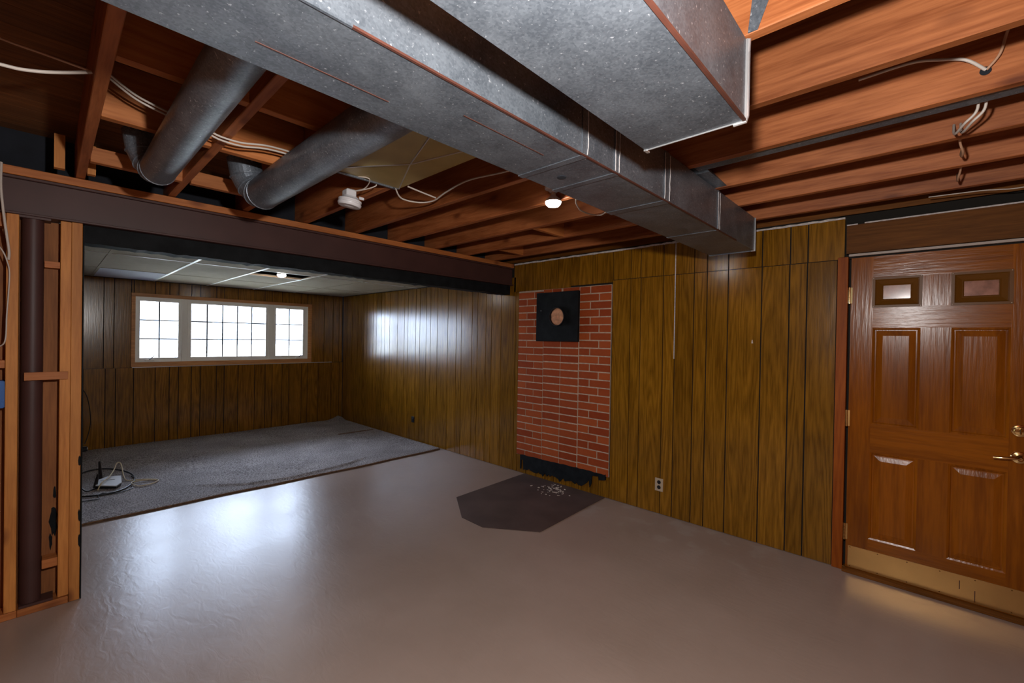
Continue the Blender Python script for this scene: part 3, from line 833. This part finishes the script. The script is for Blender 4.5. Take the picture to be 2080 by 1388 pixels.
cable('cable', [(-.164, 3.395, 2.345), (-.164, 3.38, 2.217), (-.153, 3.38, 2.071), (-.143, 3.38, 1.974), (-.136, 3.395, 1.90), (-.138, 3.405, 1.86)], .0055, m_cable, 'thick white cable dropping down the front of the leftmost stud')
cable('cable', [(-.19, 3.40, 1.95), (-.160, 3.38, 1.905), (-.142, 3.385, 1.85), (-.134, 3.40, 1.777), (-.142, 3.40, 1.577), (-.146, 3.40, 1.453), (-.165, 3.42, 1.418), (-.21, 3.44, 1.40)], .003, m_cable, 'thin white wire curving along the left edge of the leftmost stud')
# small holes where cables pass through the joist
for (yy_, zz) in ((-.130, 2.413),):
    MB().lathe((2.1255, yy_, zz), (1, 0, 0), [(0, .014), (.001, .014)], 16).build('cable_hole', m_dark, ce)

# ------------------------------------------------------------ brick panel
bp = empty('brick_panel', (XW, 2.75, .2), 'red brick chimney panel framed by wood panelling', 'brick panel')
box('mortar_bed', m_mortar, bp, XW - .004, XW + .0115, 2.157, 3.338, .202, 2.028)
bm_cache = {}
def brick(y0, y1, z0, z1):
    key = (round(y1 - y0, 3), round(z1 - z0, 3))
    c = Vector((XW, (y0 + y1) / 2, z0))
    if key in bm_cache:
        o = bpy.data.objects.new('brick', bm_cache[key]); link(o, bp, c)
    else:
        o = MB().box(XW - .009, XW + .003, y0, y1, z0, z1, .0022).build('brick', m_brick, bp, origin=c)
        bm_cache[key] = o.data
    o.location.x -= R.choice((0, .0008, .0016))
    return o
P, J = .0762, .0068
for r in range(24):
    z0 = .205 + r * P; z1 = z0 + P - .012
    # right column, running bond
    if z1 < 2.03:
        sp_ = 2.157 + (.363 * (.64 if r % 2 else .36))
        brick(sp_ + J, 2.518 - J, z0, z1); brick(2.160, sp_ - J, z0, z1)
    # left column
    z0l = z0 - .012 if r else z0; z1l = z1 - .012
    if z1l < 2.03:
        sl = 2.980 + .355 * (.36 if r % 2 else .66)
        brick(sl + J * .8, 3.335, z0l, z1l); brick(2.982, sl - J * .8, z0l, z1l)
    # middle stacked columns, below the plate
    z0m = z0 - .005 if r else z0; z1m = z1 - .006
    if z1m < 1.51:
        brick(2.752, 2.972, z0m, z1m); brick(2.526, 2.742, z0m, z1m)
# top course above the plate
for a, b in ((2.52, 2.72), (2.745, 2.86), (2.868, 2.978)):
    brick(a, b, 1.990, 2.026)
# black plate with the stove-pipe collar and its plug
bk = empty('flue_plate', (XW - .03, 2.777, 1.477), 'square black metal flue cover plate with round plugged collar on bricks', 'cover plate')
xf = XW - .048
MB().box(xf, XW - .010, 2.508, 3.046, 1.478, 1.990, .004).build('plate', m_black, bk)
s = MB(); n = 40; rin, rout, cyy, czz, xl = .090, .097, 2.752, 1.732, .030
v = []; f = []
for k in range(n):
    a = 2 * math.pi * k / n; c_, s_ = math.cos(a), math.sin(a)
    v += [(xf, cyy + rout * c_, czz + rout * s_), (xf - xl, cyy + rout * c_, czz + rout * s_), (xf - xl, cyy + rin * c_, czz + rin * s_), (xf, cyy + rin * c_, czz + rin * s_)]
for k in range(n):
    a = 4 * k; b = 4 * ((k + 1) % n)
    f += [[a, b, b + 1, a + 1], [a + 1, b + 1, b + 2, a + 2], [a + 2, b + 2, b + 3, a + 3]]
s.add(v, f); smoothed(s.build('collar', m_blk, bk))
v = [(xf - .018, cyy, czz)]; rings = 6
for j in range(1, rings + 1):
    for k in range(24):
        a = 2 * math.pi * k / 24; rr = .089 * j / rings
        v.append((xf - .014 + .010 * (R.random() - .5) - (.006 if j < rings else -.01), cyy + rr * math.cos(a), czz + rr * math.sin(a)))
f = [[0, 1 + k, 1 + (k + 1) % 24] for k in range(24)]
for j in range(rings - 1):
    for k in range(24):
        a = 1 + j * 24 + k; b = 1 + j * 24 + (k + 1) % 24
        f.append([a, b, b + 24, a + 24])
mesh('insulation_plug', v, f, m_fib, bk, smooth=True)
for yy_, zz in ((2.98, 1.80),):
    MB().lathe((xf - .0005, yy_, zz), (-1, 0, 0), [(0, .004), (.002, .003)], 8).build('screw', m_white, bk)

# black painted strip below the bricks, ragged where the old hearth met the wall
out = [(3.275, .205), (3.275, .045), (3.262, .05), (3.258, .15), (3.235, .155), (3.225, .055)]
y = 3.22
while y > 2.40:
    out.append((y, .060 + (R.random() - .5) * .030 - (.02 if R.random() < .15 else 0))); y -= .012 + R.random() * .02
out += [(2.395, .095), (2.37, .13), (2.36, .06), (2.34, .10), (2.335, .18), (2.26, .19), (2.255, .155), (2.185, .17), (2.182, .225)]
y = 2.20
while y < 3.27:
    out.append((y, .222 - (y - 2.2) * .012 + (R.random() - .5) * .008)); y += .04
bs = MB().prism(out, 'X', XW - .0135, XW - .0005).build('black_painted_strip', m_black, None)
tag(bs, 'ragged black painted strip on the wall under the bricks', 'strip')

# ------------------------------------------------------------ hearth patch on the floor with its crumbs
hp = [(3.646, 3.215), (3.55, 3.214), (2.642, 3.175), (2.379, 2.785), (2.373, 2.525), (2.631, 2.148), (3.646, 2.193)]
o = MB().prism(hp, 'Z', .0005, .004).build('hearth_patch', m_patch, None)
tag(o, 'dark brown angular hearth patch on the floor below the bricks', 'hearth')
s = MB()
for k in range(70):
    cx = 3.46 + R.gauss(0, .07); cy = 2.66 + R.gauss(0, .10)
    if cx > 3.64: continue
    a = R.random() * 6; w_ = .004 + R.random() * .009
    s.prism([(cx + w_ * math.cos(a + q) * (1 if i % 2 else .6), cy + w_ * math.sin(a + q)) for i, q in enumerate((0, 1.4, 2.9, 4.4))], 'Z', .0042, .0055 + R.random() * .004)
o = s.build('plaster_crumbs', m_chip, None); tag(o, 'scattered pale plaster crumbs on the brown hearth patch', 'debris', kind='stuff')

# ------------------------------------------------------------ outlet plates
ot = empty('wall_outlet', (XW, 1.659, .198), 'ivory wall outlet with black sockets between brick panel and door', 'outlet')
MB().box(XW - .005, XW - .0003, 1.623, 1.695, .198, .309, .0015).build('cover_plate', m_ivory, ot)
for zz in (.232, .276):
    so = smoothed(MB().lathe((XW - .0045, 1.659, zz), (-1, 0, 0), [(0, .0165), (.0025, .0165)], 20).build('socket', m_blk, ot), 30)
MB().lathe((XW - .005, 1.659, .254), (-1, 0, 0), [(0, .003), (.001, .002)], 8).build('screw', m_bright, ot)
o2 = empty('wall_outlet', (XW, 5.40, .255), 'small black outlet opening low on the far panelled wall', 'outlet')
MB().box(XW - .006, XW - .0003, 5.355, 5.425, .26, .345, .0015).build('cover_plate', m_blk, o2)
MB().box(XW - .012, XW - .006, 5.37, 5.41, .275, .325, .002).build('socket', m_blk, o2)

# ------------------------------------------------------------ door
dr = empty('door_1', (XW, -.04, 0), kind='structure')
DY0, DY1, XF = -.452, .364, XW + .004
slab = MB()
slab.box(XF + .014, XF + .045, DY0, DY1, .022, 2.068)
slab.build('door_core', m_door, dr)
yl = [(.022, .250), (-.345, -.110)]
zz_ = [(.240, .805), (.985, 1.608), (1.742, 1.926)]
def slabpiece(y0, y1, z0, z1, m): box('stile' if m is m_door else 'rail', m, dr, XF, XF + .014, y0, y1, z0, z1)
slabpiece(.250, DY1, .022, 2.068, m_door); slabpiece(DY0, -.345, .022, 2.068, m_door)
for a, b in ((.022, .240), (.805, .985), (1.608, 1.742), (1.926, 2.068)):
    slabpiece(-.345, .250, a, b, m_doorh)
for a, b in zz_:
    slabpiece(-.110, .022, a, b, m_door)
def nested(name, y0, y1, z0, z1, prof, mat, parent):
    v = []; f = []
    for ins, x in prof:
        v += [(x, y0 + ins, z0 + ins), (x, y1 - ins, z0 + ins), (x, y1 - ins, z1 - ins), (x, y0 + ins, z1 - ins)]
    for i in range(len(prof) - 1):
        for k in range(4):
            a = 4 * i + k; b = 4 * i + (k + 1) % 4
            f.append([a, b, b + 4, a + 4])
    return v, f
for (a, b) in yl:
    for (c, d) in zz_[:2]:
        v, f = nested('p', a, b, c, d, [(0, XF), (.010, XF + .004), (.014, XF + .009), (.020, XF + .009), (.026, XF + .007), (.052, XF + .001), (.056, XF + .001)], m_door, dr)
        n = len(v) - 4; f.append([n, n + 1, n + 2, n + 3])
        mesh('raised_panel', v, f, m_door, dr)
    c, d = zz_[2]
    v, f = nested('p', a, b, c, d, [(-.004, XF), (-.004, XF - .009), (.010, XF - .009), (.016, XF - .003), (.040, XF + .008), (.046, XF + .006), (.050, XF + .010)], m_moul, dr)
    fr = mesh('small_window_frame', v, f, m_moul, dr)
    box('pane', m_obsc, fr, XF + .0095, XF + .012, a + .048, b - .048, c + .048, d - .048)
    for yy_ in (a + .002, b - .002):
        for q in (c + .002, d - .002):
            MB().lathe((XF - .0088, yy_, q), (-1, 0, 0), [(0, .0025), (.001, .002)], 8).build('screw', m_ivory, fr)
kp = MB().box(XF - .0025, XF - .0003, -.440, .352, .026, .168, .0006).build('kick_plate', m_brass, dr); kp['label'] = 'brass kick plate with small screws'
for yy_ in (.340, .20, .06, -.085, -.23, -.37):
    for q in (.036, .158):
        MB().lathe((XF - .0025, yy_, q), (-1, 0, 0), [(0, .0035), (.001, .002)], 8).build('screw', m_moul, kp)
for (a, b, c, d) in ((-.166, -.170, .085, .135), (-.228, -.232, .040, .098)):
    box('paint_drip', m_reddish, kp, XF - .0032, XF - .0025, b, a, c, d)
for q in (1.822, 1.010, .258):
    h = empty('x', (0, 0, 0)); bpy.data.objects.remove(h)
    s = MB()
    for k in range(5):
        s.lathe((XW - .006, .3715, q - .055 + k * .022), (0, 0, 1), [(0, .0062), (.0205, .0062)], 12)
    s.box(XW - .002, XW + .002, .355, .388, q - .052, q + .052)
    smoothed(s.build('hinge', m_brass2 if q > 1.5 else m_brass, dr), 40)
# deadbolt and lever
db = smoothed(MB().lathe((XF, -.385, 1.040), (-1, 0, 0), [(0, .034), (.004, .034), (.008, .031), (.010, .024), (.016, .022), (.018, .010)], 28).build('deadbolt', m_brass2, dr))
MB().box(XF - .036, XF - .016, -.389, -.381, 1.024, 1.056, .003).build('thumb_turn', m_brass2, db)
lv = smoothed(MB().lathe((XF, -.385, .893), (-1, 0, 0), [(0, .034), (.004, .034), (.009, .030), (.012, .016), (.030, .012), (.045, .013), (.050, .008)], 28).build('lever_rosette', m_brass2, dr))
smoothed(MB().tube(spline([(XF - .042, -.388, .893), (XF - .046, -.360, .893), (XF - .046, -.32, .888), (XF - .042, -.285, .885)], 6), .008, 12, radii=None).build('lever', m_brass2, lv))
# frame, threshold and weatherstrip
jb = MB().box(XW - .014, XW + .045, .379, .4365, .0, 2.078, .002).build('jamb', m_jamb, dr)
MB().box(XW - .014, XW + .045, -.520, -.456, .0, 2.078, .002).build('jamb', m_jamb, dr)
box('weatherstrip', m_strip, dr, XW - .010, XW + .012, -.52, .377, 2.0795, 2.094)
box('head_stop', m_back, dr, XW + .02, XW + .055, -.50, .38, 2.068, 2.0785)
box('threshold', m_head, dr, XW - .045, XW + .045, -.455, .378, 0.0005, .021, c=.003)
tt = MB().box(XW - .006, XW + .006, .3645, .3785, 0.02, .026); tt.build('threshold_lip', m_brass, dr)
# pale nick on a plank beside the door
o = MB().prism([(.944, 1.494), (.956, 1.494), (.953, 1.520), (.948, 1.520)], 'X', XW - .0015, XW - .0002).build('paint_nick', m_chip, wr)

# ------------------------------------------------------------ carpet
NX, NY = 230, 150
CX0, CX1, CY0, CY1 = -1.4, 3.615, 4.70, 7.59
ridge = [(.956, 5.21), (1.174, 4.975), (1.384, 4.83), (1.689, 4.785), (1.978, 4.79), (2.345, 4.84), (2.657, 4.96)]
def seg(px, py, a, b):
    vx, vy = b[0] - a[0], b[1] - a[1]; t = max(0, min(1, ((px - a[0]) * vx + (py - a[1]) * vy) / (vx * vx + vy * vy)))
    return math.hypot(px - a[0] - t * vx, py - a[1] - t * vy), t
v = []; f = []
for j in range(NY + 1):
    for i in range(NX + 1):
        x = CX0 + (CX1 - CX0) * i / NX; y = CY0 + (CY1 - CY0) * j / NY
        z = .016 + .0025 * math.sin(x * 3.1 + y * 2.3) + .0015 * math.sin(x * 9 - y * 5) + R.uniform(-.0012, .0012)
        dd = min(seg(x, y, ridge[k], ridge[k + 1])[0] for k in range(len(ridge) - 1)) if y < 5.6 and .6 < x < 3.0 else 9
        e = min(1, max(0, (x - .9) / .25)) * min(1, max(0, (2.8 - x) / .3))
        z += .020 * math.exp(-(dd / .032) ** 2) * e
        if y < CY0 + .03: z -= .006 * (1 - (y - CY0) / .03)
        yy_ = y + (.014 * math.sin(x * 1.9) + .006 * math.sin(x * 7)) * max(0, 1 - j / 20)
        # corner curled at the wall
        c_ = max(0, 1 - math.hypot(x - 3.55, y - 7.56) / .22); z += .07 * c_ * c_
        v.append((x, yy_, z))
for j in range(NY):
    for i in range(NX):
        a = j * (NX + 1) + i; f.append([a, a + 1, a + NX + 2, a + NX + 1])
cp = empty('carpet', (1.5, 6.1, 0), 'loose grey mottled carpet covering the far room floor', 'carpet')
mesh('pile', v, f, m_carpet, cp, smooth=True)
ed = MB()
pts = [(v[i][0], v[i][1] - .004, .009) for i in range(0, NX + 1, 2)]
ed.tube(pts, .0085, 6)
ed.build('frayed_edge', m_bind, cp)
sl = MB().prism([(3.01, 6.372), (3.56, 6.352), (3.56, 6.380), (3.01, 6.398)], 'Z', .012, .0225).build('open_seam', m_bind, cp)

# ------------------------------------------------------------ router with its cords
rt = empty('wifi_router', (.40, 5.70, .02), 'white angular router with two black antennas lying on the carpet', 'router')
def rz(px, py, a=0): return (px, py)
top = [(.320, 5.640), (.352, 5.80), (.420, 5.865), (.515, 5.815), (.500, 5.60), (.455, 5.52)]
cxm = sum(p[0] for p in top) / 6; cym = sum(p[1] for p in top) / 6
v = [(x, y, .052 + (y - 5.5) * .05) for x, y in top] + [(cxm + (x - cxm) * .93, cym + (y - cym) * .93, .021) for x, y in top]
body = mesh('router_body', v[:6] + [(p[0], p[1], p[2] - .008) for p in v[:6]], [[0, 1, 2, 3, 4, 5], [11, 10, 9, 8, 7, 6]] + [[k, (k + 1) % 6, 6 + (k + 1) % 6, 6 + k] for k in range(6)], m_rwhite, rt)
mesh('router_base', [(p[0], p[1], p[2] - .009) for p in v[:6]] + v[6:], [[0, 1, 2, 3, 4, 5], [11, 10, 9, 8, 7, 6]] + [[k, (k + 1) % 6, 6 + (k + 1) % 6, 6 + k] for k in range(6)], m_blk, rt)
for (bx, by, tx, ty, tz) in ((.372, 5.88, .362, 5.93, .215), (.318, 5.66, .340, 5.68, .150)):
    d = Vector((tx - bx, ty - by, tz - .03))
    an = MB()
    a = Vector((bx, by, .03))
    an.tube([a, a + d * .15, a + d * .6, a + d], .01, 8, radii=[.015, .015, .012, .008])
    an.build('antenna', m_blk, rt)
MB().tube([(.36, 5.74, .071), (.46, 5.70, .069)], .0015, 5).build('vent_slot', m_grille, rt)
loop = []
for k in range(0, 25):
    a = 2 * math.pi * k / 24
    loop.append((.36 + .255 * math.cos(a) + .012 * math.sin(3 * a), 5.78 + .40 * math.sin(a - .0) , .028 + .055 * max(0, math.sin(a)) ** 2))
cable('coiled_cable', loop + [(.60, 5.86, .03)], .0078, m_blk, 'black cord coiled in a wide ring around the white router', cat='cable')
cable('loose_wire', [(.335, 5.66, .03), (.30, 5.62, .028), (.25, 5.60, .03), (.20, 5.75, .07), (.14, 5.95, .10), (.05, 5.9, .03)], .006, m_blk, 'black power lead curving from the router toward the studs', cat='cable')
cable('loose_wire', [(.05, 5.30, .026), (.18, 5.295, .026), (.312, 5.275, .026), (.322, 5.40, .026), (.36, 5.43, .026), (.42, 5.36, .026), (.50, 5.38, .026), (.56, 5.44, .026), (.56, 5.50, .026)], .0042, m_blk, 'thin dark wire zigzagging on the carpet before the coil', cat='cable')
cable('looped_wire', [(.33, 5.56, .028), (.36, 5.62, .075), (.42, 5.76, .085), (.47, 5.93, .11), (.50, 6.03, .15), (.53, 6.02, .14), (.535, 5.85, .06), (.55, 5.74, .03), (.62, 5.70, .028), (.70, 5.66, .028), (.77, 5.56, .028), (.72, 5.47, .028), (.62, 5.45, .028), (.585, 5.52, .03), (.57, 5.60, .035), (.61, 5.62, .035), (.70, 5.61, .032), (.755, 5.55, .03)], .0055, m_cream,
      'cream cord looping over the router and out across the carpet', cat='cable')
cable('hanging_cable', [(.20, 7.60, .86), (.297, 7.60, .789), (.351, 7.60, .662), (.380, 7.60, .412), (.363, 7.60, .229), (.329, 7.59, .10)], .004, m_blk, 'black cord hanging down the panelling under the ledge at left', cat='cable')
ad = empty('power_adapter', (.325, 7.54, .02), 'small glossy black adapter on the floor below the hanging cord', 'adapter')
MB().box(.27, .355, 7.50, 7.57, .021, .075, .012).build('adapter_body', m_blk, ad)
MB().box(.345, .352, 7.488, 7.4995, .045, .070, .001).build('adapter_label', m_white, ad)

# ------------------------------------------------------------ outside the window
g = box('ground', m_snow, None, -30, 40, YB + .14, 60, .70, .90); tag(g, kind='structure')
ho = empty('neighbour_house', (4.5, 31, .9), 'pale neighbouring house seen faintly through the middle panes', 'house')
box('wall', m_siding, ho, -1, 12, 30, 38, .9, 3.6)
MB().prism([(29.4, 3.6), (38.6, 3.6), (34, 6.4)], 'X', -1.5, 12.5).build('roof', m_roof, ho)
for x in (1.5, 5.0, 8.5):
    wdw = box('window', m_vinyl, ho, x, x + 1.6, 29.96, 30.02, 1.6, 2.9)
    box('pane', m_roof, wdw, x + .1, x + 1.5, 29.94, 29.955, 1.7, 2.8)
def tree(x, y, r, lean, label):
    t = empty('bare_tree', (x, y, .9), label, 'tree')
    pts = [(x + lean * k * .35, y, .85 + k * .9) for k in range(7)]
    smoothed(MB().tube(pts, r, 12, radii=[r * (1.25 if k == 0 else 1 - .11 * k) for k in range(7)]).build('trunk', m_bark, t))
    for k in range(6):
        b0 = Vector(pts[2 + k % 4]); a = k * 1.7
        d = Vector((math.cos(a), math.sin(a) * .5, .8))
        MB().tube([b0, b0 + d * .9, b0 + d * 2.0 + Vector((0, 0, .4))], r * .3, 7, radii=[r * .4, r * .25, r * .08]).build('branch', m_bark, t)
tree(2.72, 14.2, .16, .30, 'pale leaning tree trunk outside, left in the middle window')
tree(3.35, 16.2, .14, -.1, 'slimmer upright tree trunk outside, behind the leaning one')
